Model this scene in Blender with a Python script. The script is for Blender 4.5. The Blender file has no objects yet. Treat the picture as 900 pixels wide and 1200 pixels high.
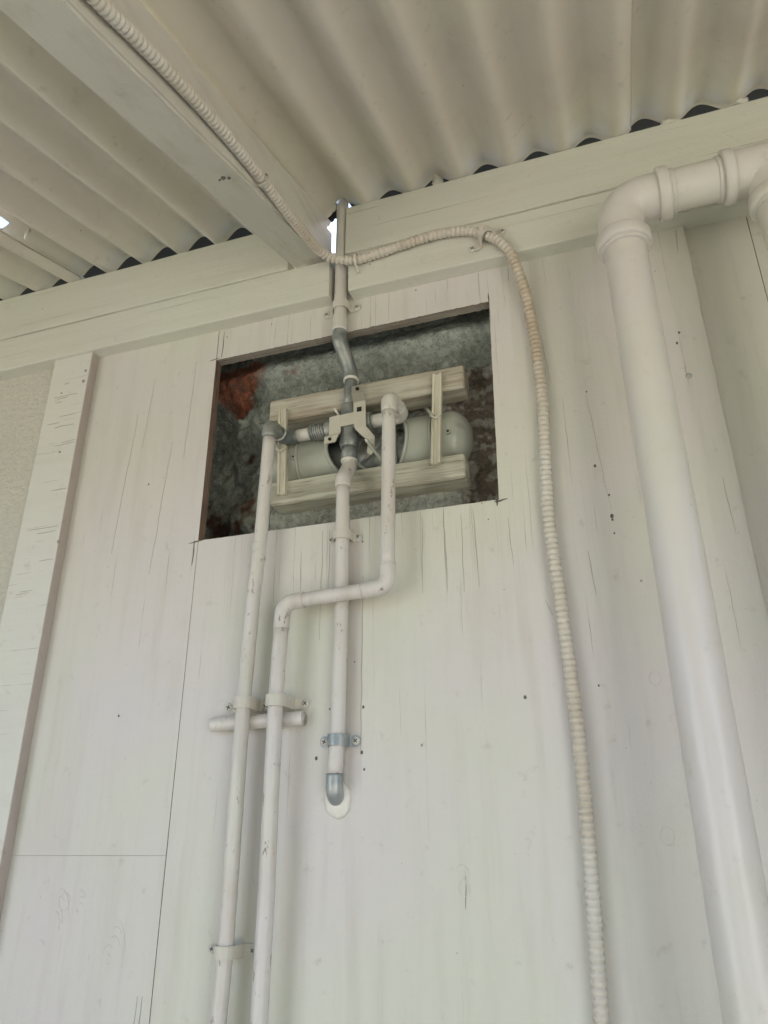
import bpy, bmesh, math, random
from mathutils import Vector, Matrix, noise
S = bpy.context.scene
C = S.collection
random.seed(7)
R = math.radians
# ------------------------------------------------------------------ camera
cam_d = bpy.data.cameras.new("camera"); cam = bpy.data.objects.new("camera", cam_d); C.objects.link(cam)
cam_d.sensor_fit = 'VERTICAL'; cam_d.sensor_height = 36.0; cam_d.lens = 36.0 * 886 / 1200
cam_d.clip_start = 0.02; cam_d.clip_end = 500
cx_ = Vector((0.9483555, 0.31717706, -0.00453353)); cy_ = Vector((-0.13134071, 0.37961761, -0.91577295)); cz_ = Vector((-0.28874116, 0.86907375, 0.40167071))
m = Matrix((cx_, -cy_, -cz_)).transposed().to_4x4(); m.translation = Vector((0, -1.10, 1.60))
cam.matrix_world = m
S.camera = cam
# ------------------------------------------------------------------ world and sun
SUN_EL, SUN_AZ = 58.0, 35.0      # azimuth clockwise from +y: behind the wall, so the lean-to is lit by the yard
W = bpy.data.worlds.new("World"); S.world = W; W.use_nodes = True
wn = W.node_tree.nodes; bg = wn["Background"]; sky = wn.new("ShaderNodeTexSky"); sky.sky_type = 'NISHITA'
sky.sun_disc = False; sky.sun_elevation = R(SUN_EL); sky.sun_rotation = R(SUN_AZ); sky.dust_density = 1.5; sky.air_density = 1.0
W.node_tree.links.new(sky.outputs[0], bg.inputs[0]); bg.inputs[1].default_value = 0.15
sd = bpy.data.lights.new("sun", 'SUN'); sun = bpy.data.objects.new("sun", sd); C.objects.link(sun)
sd.energy = 4.5; sd.angle = R(0.5); sd.color = (1.0, 0.91, 0.79)
sdir = Vector((math.sin(R(SUN_AZ)) * math.cos(R(SUN_EL)), math.cos(R(SUN_AZ)) * math.cos(R(SUN_EL)), math.sin(R(SUN_EL))))
sun.rotation_euler = (-sdir).to_track_quat('-Z', 'Y').to_euler(); sun.location = (2, -6, 8)
S.view_settings.view_transform = 'Standard'; S.view_settings.look = 'None'; S.view_settings.gamma = 1.0
S.view_settings.exposure = 2.18
S.cycles.max_bounces = 10; S.cycles.diffuse_bounces = 5

# ------------------------------------------------------------------ node helper
class N:
    def __init__(s, name):
        s.m = bpy.data.materials.new(name); s.m.use_nodes = True; s.t = s.m.node_tree; s.b = s.t.nodes["Principled BSDF"]
        g = s.t.nodes.new("ShaderNodeNewGeometry"); s.pos = g.outputs["Position"]
        sp = s.t.nodes.new("ShaderNodeSeparateXYZ"); s.link(s.pos, sp.inputs[0]); s.x, s.y, s.z = sp.outputs
    def link(s, a, b): s.t.links.new(a, b)
    def put(s, v, inp):
        if isinstance(v, (int, float, tuple, list)): inp.default_value = v
        else: s.link(v, inp)
    def mt(s, op, a, b=0.0, c=0.0):
        n = s.t.nodes.new("ShaderNodeMath"); n.operation = op
        for i, v in enumerate((a, b, c)): s.put(v, n.inputs[i])
        return n.outputs[0]
    def ramp(s, v, a, b, c=0.0, d=1.0, smooth=True):
        n = s.t.nodes.new("ShaderNodeMapRange"); n.interpolation_type = 'SMOOTHSTEP' if smooth else 'LINEAR'
        for i, q in enumerate((v, a, b, c, d)): s.put(q, n.inputs[i])
        return n.outputs[0]
    def vec(s, x, y, z):
        n = s.t.nodes.new("ShaderNodeCombineXYZ")
        for i, q in enumerate((x, y, z)): s.put(q, n.inputs[i])
        return n.outputs[0]
    def scl(s, v, t3, off=(0, 0, 0)):
        n = s.t.nodes.new("ShaderNodeVectorMath"); n.operation = 'MULTIPLY_ADD'; s.put(v, n.inputs[0]); n.inputs[1].default_value = t3; n.inputs[2].default_value = off
        return n.outputs[0]
    def noise(s, v, sc, det=3.0, rough=0.55):
        n = s.t.nodes.new("ShaderNodeTexNoise"); s.put(v, n.inputs["Vector"]); n.inputs["Scale"].default_value = sc
        n.inputs["Detail"].default_value = det; n.inputs["Roughness"].default_value = rough
        return n.outputs["Fac"]
    def vor(s, v, sc):
        n = s.t.nodes.new("ShaderNodeTexVoronoi"); s.put(v, n.inputs["Vector"]); n.inputs["Scale"].default_value = sc
        q = s.t.nodes.new("ShaderNodeSeparateColor"); s.link(n.outputs["Color"], q.inputs[0])
        return n.outputs["Distance"], q.outputs[0]
    def white(s, v):
        n = s.t.nodes.new("ShaderNodeTexWhiteNoise"); n.noise_dimensions = '1D'; s.put(v, n.inputs["W"]); return n.outputs["Value"]
    def mix(s, f, a, b):
        n = s.t.nodes.new("ShaderNodeMix"); n.data_type = 'RGBA'; s.put(f, n.inputs["Factor"])
        s.put(a, n.inputs["A"] if False else n.inputs[6]); s.put(b, n.inputs[7]); return n.outputs[2]
    def bump(s, h, strength, dist, prev=None):
        n = s.t.nodes.new("ShaderNodeBump"); n.inputs["Strength"].default_value = strength; n.inputs["Distance"].default_value = dist
        s.link(h, n.inputs["Height"])
        if prev is not None: s.link(prev, n.inputs["Normal"])
        return n.outputs[0]
    def done(s, col, rough=0.5, nrm=None, metal=0.0, spec=0.4):
        s.put(col, s.b.inputs["Base Color"]); s.put(rough, s.b.inputs["Roughness"]); s.b.inputs["Metallic"].default_value = metal
        s.b.inputs["Specular IOR Level"].default_value = spec
        if nrm is not None: s.link(nrm, s.b.inputs["Normal"])
        return s.m

def c4(c): return (c[0], c[1], c[2], 1.0)

def cracks(n, u, v, N_, wid, lo, hi, seed):
    """thin splits running along v, scattered across u; returns 0..1"""
    wob = n.mt('MULTIPLY', n.mt('SUBTRACT', n.noise(n.vec(n.mt('MULTIPLY', u, 9.0), 0.0, n.mt('MULTIPLY', v, 5.0)), 1.0, 2.0), 0.5), 0.010)
    wob2 = n.mt('MULTIPLY', n.mt('SUBTRACT', n.noise(n.vec(n.mt('MULTIPLY', u, 60.0), 0.0, n.mt('MULTIPLY', v, 60.0)), 1.0, 2.0), 0.5), 0.002)
    uu = n.mt('MULTIPLY', n.mt('ADD', n.mt('ADD', u, wob), wob2), N_)
    cell = n.mt('FLOOR', uu); fr = n.mt('FRACT', uu)
    r1 = n.white(n.mt('ADD', cell, seed + 0.5)); r2 = n.mt('MULTIPLY', n.white(n.mt('ADD', cell, seed + 77.5)), 91.0)
    d = n.mt('DIVIDE', n.mt('ABSOLUTE', n.mt('SUBTRACT', fr, n.mt('MULTIPLY_ADD', r1, 0.6, 0.2))), N_)
    seg = n.noise(n.vec(n.mt('MULTIPLY', v, 6.0), r2, seed), 1.0, 2.5, 0.6)
    w = n.mt('MULTIPLY', n.ramp(seg, lo, hi), wid)
    return n.ramp(d, n.mt('MULTIPLY', w, 0.45), n.mt('ADD', n.mt('MULTIPLY', w, 1.0), 0.00001), 1.0, 0.0)

def specks(n, scale, keep, size, off=(0, 0, 0), stretch=(1, 1, 1)):
    """sparse dark chips: keep = share of cells used, size in metres"""
    v = n.scl(n.pos, stretch, off)
    d, r = n.vor(v, scale)
    sz = n.ramp(r, 1.0 - keep, 1.0, 0.15, 1.0, False)
    on = n.mt('GREATER_THAN', r, 1.0 - keep)
    wob = n.mt('MULTIPLY', n.mt('SUBTRACT', n.noise(n.pos, 700, 2.0), 0.5), size * scale * 1.2)
    dd = n.mt('ADD', d, wob)
    lim = n.mt('MULTIPLY', sz, size * scale)
    return n.mt('MULTIPLY', on, n.ramp(dd, n.mt('MULTIPLY', lim, 0.6), lim, 1.0, 0.0))

def paint(name, c1, c2, dark=(0.10, 0.085, 0.065), mode='plain', rough=0.45, speck=0.05, grain=None, bumpy=1.0, dirt=0.35, low=0.9, soil=(0.36, 0.32, 0.24), fine_amt=0.5, lump=1.6, chips=0.0):
    n = N(name); c1 = [q * .92 for q in c1]; c2 = [q * .92 for q in c2]
    big = n.ramp(n.noise(n.pos, low * 2.2, 2.0), 0.36, 0.64)
    col = n.mix(big, c4(c1), c4(c2))
    st = {'z': (30, 30, 2.5), 'x': (2.5, 30, 30), 'y': (30, 2.5, 30)}.get(grain, (9, 9, 9))
    g = n.noise(n.scl(n.pos, st), 1.0, 4.0, 0.6)
    dk = n.mt('MULTIPLY', n.ramp(g, 0.46, 0.80), dirt)
    col = n.mix(dk, col, c4(soil))
    fine = n.noise(n.pos, 220, 3.0, 0.6)
    if mode == 'wall':
        stn = n.mt('MULTIPLY', n.ramp(n.noise(n.scl(n.pos, (12, 12, 3.5), (5, 0, 2)), 1.0, 4.0, 0.6), 0.52, 0.70), 0.16)
        col = n.mix(stn, col, (0.47, 0.42, 0.38, 1))
    smud = n.mt('MULTIPLY', n.ramp(n.noise(n.pos, 34, 4.0, 0.65), 0.60, 0.78), 0.32)
    col = n.mix(smud, col, c4([q * 0.66 for q in soil]))
    s1 = specks(n, 42, speck, 0.0022)
    s2 = specks(n, 95, speck * 0.8, 0.0010, (3.1, 1.7, 5.2))
    mark = n.mt('MAXIMUM', s1, s2)
    if chips:
        cn = n.noise(n.scl(n.pos, (75, 75, 32), (3, 1, 4)), 1.0, 5.0, 0.7)
        col = n.mix(n.mt('MULTIPLY', n.ramp(cn, .74 - chips * .1, .80 - chips * .1), .75), col, (0.17, 0.125, 0.085, 1))
        yl = n.ramp(n.noise(n.scl(n.pos, (9, 9, 6), (1, 7, 2)), 1.0, 3.0), .48, .68)
        col = n.mix(n.mt('MULTIPLY', yl, .30 if chips > .5 else .06), col, (0.46, 0.38, 0.27, 1))
    if name == 'conduit_paint':
        rz = n.mt('MULTIPLY', n.mt('MULTIPLY', n.ramp(n.z, 2.12, 2.40), n.ramp(n.z, 2.52, 2.60, 1.0, 0.0)), n.ramp(n.x, -.14, -.12))
        col = n.mix(n.mt('MULTIPLY', rz, n.ramp(n.noise(n.pos, 25, 3.0), .3, .6, .25, .75)), col, (0.40, 0.31, 0.20, 1))
    x, z = n.x, n.z
    if mode == 'wall':
        above = n.ramp(z, 2.42, 2.50)
        near = n.mt('MULTIPLY', n.ramp(x, -0.70, -0.60), n.ramp(x, -0.02, -0.12))
        below = n.mt('MULTIPLY', n.mt('MULTIPLY', n.ramp(z, 1.93, 2.02), n.ramp(z, 2.2, 2.11)), n.ramp(x, -0.22, -0.17, 1.0, 0.55))
        zone1 = n.mt('MULTIPLY', near, n.mt('MAXIMUM', above, n.mt('MULTIPLY', below, 0.9)))
        k1 = n.mt('MULTIPLY', cracks(n, x, z, 52.0, 0.00060, 0.46, 0.68, 3.0), zone1)
        zone2 = n.ramp(z, 1.55, 1.95, 0.25, 1.0)
        k2 = n.mt('MULTIPLY', cracks(n, x, z, 24.0, 0.00055, 0.55, 0.72, 9.0), zone2)
        k3 = n.mt('MULTIPLY', cracks(n, x, z, 15.0, 0.0006, 0.60, 0.74, 31.0), n.ramp(x, -0.05, 0.0, 0.35, 1.0))
        mark = n.mt('MAXIMUM', mark, n.mt('MAXIMUM', k1, n.mt('MAXIMUM', k2, k3)))
        stripm = n.mt('MULTIPLY', n.mt('MULTIPLY', n.ramp(x, -.426, -.422), n.ramp(x, -.404, -.400, 1.0, 0.0)), n.mt('MULTIPLY', n.ramp(z, 1.66, 1.70), n.ramp(z, 2.07, 2.1, 1.0, 0.0)))
        col = n.mix(n.mt('MULTIPLY', stripm, 0.45), col, c4((0.50, 0.44, 0.44)))
    elif mode == 'board_h':      # short cross splits
        k = cracks(n, z, n.mt('MULTIPLY', x, 1.6), 46.0, 0.00035, 0.56, 0.66, 5.0)
        mark = n.mt('MAXIMUM', mark, n.mt('MULTIPLY', k, n.ramp(z, 1.6, 1.85, 0.15, 1.0)))
    elif mode == 'beam':
        k = cracks(n, z, n.mt('MULTIPLY', x, 0.5), 26.0, 0.0008, 0.55, 0.72, 21.0)
        mark = n.mt('MAXIMUM', mark, k)
    col = n.mix(n.mt('MULTIPLY', mark, 0.72), col, c4(dark))
    brush = n.noise(n.scl(n.pos, {'z': (260, 260, 14), 'x': (14, 260, 260), 'y': (260, 14, 260)}.get(grain, (120, 120, 120))), 1.0, 2.0)
    h = n.mt('ADD', n.mt('MULTIPLY', brush, fine_amt), n.mt('MULTIPLY', fine, fine_amt))
    lumps = n.mt('MULTIPLY', n.noise(n.pos, 60, 3.0, 0.6), n.ramp(n.noise(n.pos, 6, 2.0), 0.5, 0.7))
    h = n.mt('ADD', h, n.mt('MULTIPLY', lumps, lump))
    h = n.mt('SUBTRACT', h, n.mt('MULTIPLY', mark, 2.0))
    if fine_amt <= 0.1:      # smooth gloss paint: only soft lumps
        nb = n.bump(n.noise(n.pos, 22, 1.0), 0.5 * bumpy, 0.003 * lump)
        return n.done(col, rough, nb)
    nb = n.bump(h, 0.5 * bumpy, 0.0012)
    nb = n.bump(n.noise(n.scl(n.pos, {'z': (14, 14, 1.5), 'x': (1.5, 14, 14), 'y': (14, 1.5, 14)}.get(grain, (8, 8, 8))), 1.0, 3.0), 0.35 * bumpy, 0.008, nb)
    return n.done(col, n.ramp(fine, 0.3, 0.7, rough - 0.06, rough + 0.12), nb)

M = {}
GR = (0.650, 0.650, 0.560); MV = (0.665, 0.628, 0.612)
M['wall'] = paint('wall_paint', GR, MV, mode='wall', grain='z', speck=0.06, dirt=0.24, lump=2.4)
M['trim'] = paint('trim_paint', (0.70, 0.705, 0.63), (0.69, 0.67, 0.63), mode='board_h', grain='x', speck=0.03, dirt=0.12)
M['beam'] = paint('beam_paint', (0.67, 0.68, 0.58), (0.67, 0.66, 0.59), mode='beam', grain='x', speck=0.05, dirt=0.16, bumpy=1.2, rough=0.36)
M['rafter'] = paint('rafter_paint', (0.67, 0.67, 0.58), (0.64, 0.60, 0.55), grain='y', speck=0.05, bumpy=1.5, rough=0.42)
M['roof'] = paint('roof_sheet_paint', (0.70, 0.675, 0.55), (0.685, 0.64, 0.56), speck=0.03, dirt=0.2, bumpy=0.35, rough=0.6)
M['stucco'] = None
M['pipe'] = paint(chips=1.25, name='pipe_paint', c1=(0.66, 0.645, 0.585), c2=(0.665, 0.63, 0.605), speck=0.30, bumpy=0.9, fine_amt=0.1, lump=0.5, rough=0.34, dirt=0.5, low=2.5, grain='z')
M['bigpipe'] = paint(chips=.35, name='cast_pipe_paint', c1=(0.65, 0.645, 0.565), c2=(0.66, 0.62, 0.60), speck=0.05, bumpy=1.0, fine_amt=0.05, lump=1.0, rough=0.30, dirt=0.28, soil=(0.44, 0.43, 0.28))
M['conduit'] = paint(chips=.6, name='conduit_paint', c1=(0.66, 0.635, 0.575), c2=(0.62, 0.57, 0.49), speck=0.05, bumpy=0.3, fine_amt=0.1, lump=0.3, rough=0.36, dirt=0.35, low=2.0)
M['clip'] = paint(chips=.8, name='clip_paint', c1=(0.63, 0.61, 0.53), c2=(0.63, 0.59, 0.53), speck=0.08, bumpy=0.8, fine_amt=0.1, lump=0.4, rough=0.38, dirt=0.4)
M['fitting'] = paint('dusty_fitting_paint', (0.19, 0.215, 0.21), (0.34, 0.355, 0.33), speck=0.12, rough=0.35, dirt=0.5, soil=(0.14, 0.15, 0.14), low=14)
M['galv'] = paint('galvanised_paint', (0.30, 0.335, 0.35), (0.46, 0.475, 0.47), speck=0.05, rough=0.35, dirt=0.3, soil=(0.3, 0.3, 0.28), low=14)
M['bracket'] = paint('bracket_paint', (0.60, 0.57, 0.47), (0.56, 0.54, 0.46), speck=0.10, rough=0.4, dirt=0.5, soil=(0.28, 0.22, 0.14))
M['cylinder'] = paint('cylinder_paint', (0.40, 0.42, 0.36), (0.43, 0.445, 0.385), speck=0.02, rough=0.20, dirt=0.3, bumpy=0.5, fine_amt=0.1, lump=0.5, soil=(0.2, 0.2, 0.16))
M['ring'] = paint('joint_ring_paint', (0.74, 0.74, 0.69), (0.72, 0.70, 0.64), speck=0.03, rough=0.4, dirt=0.3)
for k_ in ('galv', 'fitting'):
    b_ = M[k_].node_tree.nodes['Principled BSDF']; b_.inputs['Metallic'].default_value = .35; b_.inputs['Specular IOR Level'].default_value = .6
M['sealant'] = paint('sealant', (0.80, 0.77, 0.71), (0.78, 0.76, 0.71), speck=0.02, rough=0.35, dirt=0.2, bumpy=1.5)
M['foam'] = paint('dried_foam', (0.70, 0.69, 0.62), (0.66, 0.64, 0.56), speck=0.1, rough=0.7, dirt=0.4, bumpy=2.0)

n = N('stucco_render')
a = n.noise(n.scl(n.pos, (80, 80, 110)), 1.0, 4.0, 0.65)
col = n.mix(n.ramp(a, 0.35, 0.7), c4((0.58, 0.56, 0.49)), c4((0.53, 0.51, 0.435)))
sp_ = specks(n, 60, 0.06, 0.0018)
col = n.mix(sp_, col, c4((0.16, 0.13, 0.10)))
M['stucco'] = n.done(col, 0.75, n.bump(n.mt('SUBTRACT', a, sp_), 0.9, 0.006))

def wood(name, ca, cb, cc, ax='x', paintc=None, amt=0.5):
    n = N(name)
    st = {'z': (90, 90, 5), 'x': (5, 90, 90), 'y': (90, 5, 90)}[ax]
    g = n.noise(n.scl(n.pos, st), 1.0, 5.0, 0.7)
    g2 = n.noise(n.scl(n.pos, [q * 3 for q in st]), 1.0, 3.0, 0.6)
    col = n.mix(n.ramp(g, 0.3, 0.7), c4(ca), c4(cb)); col = n.mix(n.ramp(g2, 0.55, 0.72), col, c4(cc))
    if paintc:
        wear = n.ramp(n.mt('ADD', n.noise(n.scl(n.pos, [q * .45 for q in st]), 1.0, 4.0, 0.7), n.mt('MULTIPLY', n.noise(n.pos, 9, 2.0), 0.4)), 0.72 - amt * .2, 0.85 - amt * .2)
        col = n.mix(wear, c4(paintc), col)
    return n.done(col, 0.7, n.bump(n.mt('ADD', g, g2), 0.8, 0.0012))
M['ply_edge'] = wood('raw_plywood_edge', (0.20, 0.13, 0.095), (0.26, 0.19, 0.15), (0.10, 0.06, 0.045), 'z')
M['ply_edge_h'] = wood('grey_plywood_edge', (0.36, 0.33, 0.28), (0.26, 0.22, 0.18), (0.14, 0.11, 0.09), 'x')
M['batten_up'] = wood('weathered_batten_brown', (0.36, 0.31, 0.235), (0.43, 0.40, 0.32), (0.22, 0.18, 0.14), 'x', (0.50, 0.485, 0.40), 0.6)
M['batten_lo'] = wood('weathered_batten_pale', (0.36, 0.34, 0.27), (0.43, 0.42, 0.34), (0.22, 0.21, 0.16), 'x', (0.55, 0.55, 0.45), 0.35)
M['cleat'] = wood('painted_cleat', (0.55, 0.52, 0.41), (0.62, 0.59, 0.48), (0.34, 0.30, 0.22), 'z', (0.64, 0.62, 0.51), 0.5)
M['light_blocker'] = paint('light_blocker_paint', (0.10, 0.115, 0.09), (0.12, 0.12, 0.10), speck=0.02)
M['yard'] = paint('bounce_wall_paint', (0.66, 0.66, 0.62), (0.62, 0.62, 0.58), speck=0.02)
M['trim_edge'] = paint('trim_edge_mauve', (0.46, 0.405, 0.375), (0.50, 0.44, 0.40), speck=0.08, grain='z')  # darker mauve, used only on the trim board's right side face
n = N('near_black'); M['near_black'] = n.done((0.022, 0.020, 0.018, 1), 0.8)  # near-black colour so the roof gaps read as deep shade
n = N('dark_gap'); M['dark'] = n.done((0.02, 0.018, 0.015, 1), 0.9)
n = N('slot_dark'); M['slot'] = n.done((0.12, 0.105, 0.09, 1), 0.7)
n = N('faint_crack'); M['faint'] = n.done((0.30, 0.275, 0.23, 1), 0.7)
n = N('side_blocker_render'); M['side_block'] = n.done(n.mix(n.noise(n.pos, 20, 4.0), (0.34, 0.29, 0.25, 1), (0.40, 0.35, 0.30, 1)), 0.8)
n = N('joint_shade'); M['joint'] = n.done((0.12, 0.11, 0.09, 1), 0.8)
n = N('screw_paint'); M['screw'] = n.done(n.mix(n.noise(n.pos, 400), (0.62, 0.61, 0.56, 1), (0.50, 0.49, 0.45, 1)), 0.35)
n = N('masonry')
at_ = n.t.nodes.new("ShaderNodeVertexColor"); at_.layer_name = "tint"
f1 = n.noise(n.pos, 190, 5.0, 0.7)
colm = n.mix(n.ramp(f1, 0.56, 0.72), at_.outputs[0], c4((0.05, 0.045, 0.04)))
f2 = n.noise(n.pos, 75, 4.0, 0.65)
n_mul = n.t.nodes.new("ShaderNodeMix"); n_mul.data_type = 'RGBA'; n_mul.blend_type = 'MULTIPLY'; n_mul.inputs[0].default_value = 1.0
n.link(colm, n_mul.inputs[6]); n.link(n.mix(n.ramp(f2, 0.35, 0.65), (0.72, 0.72, 0.72, 1), (1.15, 1.15, 1.12, 1)), n_mul.inputs[7])
M['masonry'] = n.done(n_mul.outputs[2], 0.8, n.bump(n.mt('ADD', f1, f2), 1.0, 0.008))
n = N('concrete'); M['concrete'] = n.done(n.mix(n.noise(n.pos, 3, 5.0), (0.34, 0.32, 0.27, 1), (0.40, 0.375, 0.32, 1)), 0.8, n.bump(n.noise(n.pos, 60, 4.0), 0.4, 0.003))
n = N('ground'); M['ground'] = n.done(n.mix(n.noise(n.pos, 1.5, 5.0), (0.42, 0.40, 0.34, 1), (0.50, 0.475, 0.41, 1)), 0.9)

# ------------------------------------------------------------------ object helpers
def tag(o, label=None, cat=None, group=None, kind=None):
    for k, v in (('label', label), ('category', cat), ('group', group), ('kind', kind)):
        if v: o[k] = v
    return o
def thing(name, loc, label, cat, group=None):
    o = bpy.data.objects.new(name, None); C.objects.link(o); o.location = loc; o.empty_display_size = 0.02
    tag(o, label, cat, group); o['_w'] = loc; return o
ORG = {}
def obj(name, bm, mat, parent=None, smooth=False, origin=None, mats=None):
    """links one mesh whose vertices are given in world coordinates"""
    org = Vector((0, 0, 0))
    if parent is not None:
        o0 = ORG.get(parent.name, Vector(parent.location)); base = o0
    else:
        base = Vector(origin) if origin else Vector((0, 0, 0))
    bmesh.ops.translate(bm, verts=bm.verts, vec=-base)
    me = bpy.data.meshes.new(name); bm.to_mesh(me); bm.free()
    for mm in (mats or [mat]): me.materials.append(mm)
    if smooth:
        for p in me.polygons: p.use_smooth = True
    o = bpy.data.objects.new(name, me); C.objects.link(o)
    if parent is not None: o.parent = parent; ORG[o.name] = base
    else: o.location = base; ORG[o.name] = base
    return o
def newbm(): return bmesh.new()
def box(x0, x1, y0, y1, z0, z1, bev=0.0, bm=None, seg=2):
    b2 = bmesh.new(); bmesh.ops.create_cube(b2, size=1.0)
    for v in b2.verts: v.co = Vector(((x0 + x1) / 2 + v.co.x * (x1 - x0), (y0 + y1) / 2 + v.co.y * (y1 - y0), (z0 + z1) / 2 + v.co.z * (z1 - z0)))
    if bev: bmesh.ops.bevel(b2, geom=b2.edges[:], offset=bev, segments=seg, affect='EDGES', profile=0.6)
    if bm is None: return b2
    me = bpy.data.meshes.new("t"); b2.to_mesh(me); b2.free(); bm.from_mesh(me); bpy.data.meshes.remove(me); return bm
def rough_bm(bm, amp, freq, axes=(1, 1, 1), seed=0.0):
    for v in bm.verts:
        nn = noise.noise_vector(v.co * freq + Vector((seed, seed * 1.3, 0)))
        v.co += Vector((nn.x * axes[0], nn.y * axes[1], nn.z * axes[2])) * amp
    return bm
def cut_along(bm, axis, step):
    """slice a mesh across one axis so that it can be made slightly uneven"""
    lo = min(v.co[axis] for v in bm.verts); hi = max(v.co[axis] for v in bm.verts); k = int((hi - lo) / step)
    nrm = Vector((0, 0, 0)); nrm[axis] = 1
    for i in range(1, k):
        p = Vector((0, 0, 0)); p[axis] = lo + (hi - lo) * i / k
        bmesh.ops.bisect_plane(bm, geom=bm.verts[:] + bm.edges[:] + bm.faces[:], plane_co=p, plane_no=nrm)
    return bm
def arc_path(pts, rad, step=7):
    """polyline with rounded corners (rad per corner or one value)"""
    P = [Vector(p) for p in pts]; out = [P[0]]
    for i in range(1, len(P) - 1):
        r = rad[i - 1] if isinstance(rad, (list, tuple)) else rad
        a = (P[i - 1] - P[i]).normalized(); b = (P[i + 1] - P[i]).normalized(); ang = a.angle(b)
        if ang > 3.10 or r <= 0: out.append(P[i]); continue
        t = r / math.tan(ang / 2); t = min(t, (P[i - 1] - P[i]).length * .49, (P[i + 1] - P[i]).length * .49); rr = t * math.tan(ang / 2)
        c = P[i] + (a + b).normalized() * (rr / math.sin(ang / 2)); s = P[i] + a * t; e = P[i] + b * t
        v0 = s - c; v1 = e - c; A = v0.angle(v1); k = step
        for j in range(k + 1):
            f = j / k; out.append(c + (v0 * math.sin((1 - f) * A) + v1 * math.sin(f * A)) / math.sin(A))
    out.append(P[-1]); return out
def resample(P, step):
    out = [P[0]]
    for a, b in zip(P, P[1:]):
        L = (b - a).length; k = max(1, int(round(L / step)))
        for j in range(1, k + 1): out.append(a.lerp(b, j / k))
    return out
def tube(P, rad, seg=20, bm=None, caps=True, wob=0.0):
    """sweep a circle along the points; rad is a number or a list"""
    bm = bm or bmesh.new(); P = [Vector(p) for p in P]; n_ = len(P)
    T = [(P[min(i + 1, n_ - 1)] - P[max(i - 1, 0)]).normalized() for i in range(n_)]
    u = T[0].orthogonal().normalized(); rings = []
    for i in range(n_):
        u = (u - T[i] * u.dot(T[i])).normalized(); w = T[i].cross(u)
        r = rad[i] if isinstance(rad, (list, tuple)) else rad; ring = []
        for k in range(seg):
            a = 2 * math.pi * k / seg; d = u * math.cos(a) + w * math.sin(a); q = P[i] + d * r
            if wob: q += d * (noise.noise(q * 45) * wob)
            ring.append(bm.verts.new(q))
        rings.append(ring)
    for r0, r1 in zip(rings, rings[1:]):
        for k in range(seg): bm.faces.new((r0[k], r0[(k + 1) % seg], r1[(k + 1) % seg], r1[k]))
    if caps:
        bm.faces.new(list(reversed(rings[0]))); bm.faces.new(rings[-1])
    return bm
def pipe_piece(name, pts, r, mat, parent, rad=0.0, wob=0.00025, seg=20, step=0.02):
    P = arc_path(pts, rad) if len(pts) > 2 else [Vector(p) for p in pts]
    return obj(name, tube(resample(P, step), r, seg, wob=wob), mat, parent, True)
def collar(name, p, d, r, L, mat, parent, lip=0.0, seg=24, wob=0.0002):
    p = Vector(p); d = Vector(d).normalized()
    prof = [(-.5, r * .93), (-.47, r * .985), (-.40, r), (.40, r + lip), (.47, r * .985 + lip), (.5, r * .93)]
    return obj(name, tube([p + d * L * t for t, _ in prof], [q for _, q in prof], seg, wob=wob), mat, parent, True)
def poly_prism(pts, y0, y1, bm=None):
    bm = bm or bmesh.new(); a = [bm.verts.new((x, y0, z)) for x, z in pts]; b = [bm.verts.new((x, y1, z)) for x, z in pts]
    f = bm.faces.new(a); bm.faces.new(list(reversed(b))); k = len(pts)
    for i in range(k): bm.faces.new((a[(i + 1) % k], a[i], b[i], b[(i + 1) % k]))
    bmesh.ops.recalc_face_normals(bm, faces=bm.faces[:]); return bm
def copy_tree(o, parent=None, delta=Vector((0, 0, 0))):
    c = o.copy(); C.objects.link(c)
    if parent is not None: c.parent = parent
    else: c.location = Vector(o.location) + delta
    for ch in [q for q in bpy.data.objects if q.parent == o]: copy_tree(ch, c)
    return c

# ------------------------------------------------------------------ ground and floor
bm = box(-60, 60, -60, 60, -0.30, -0.10); tag(obj('ground', bm, M['ground']), kind='structure')
bm = box(-3.2, 3.2, -1.5, 0.6, -0.099, 0.0, 0.004); tag(obj('concrete_floor', bm, M['concrete']), kind='structure')

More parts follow.
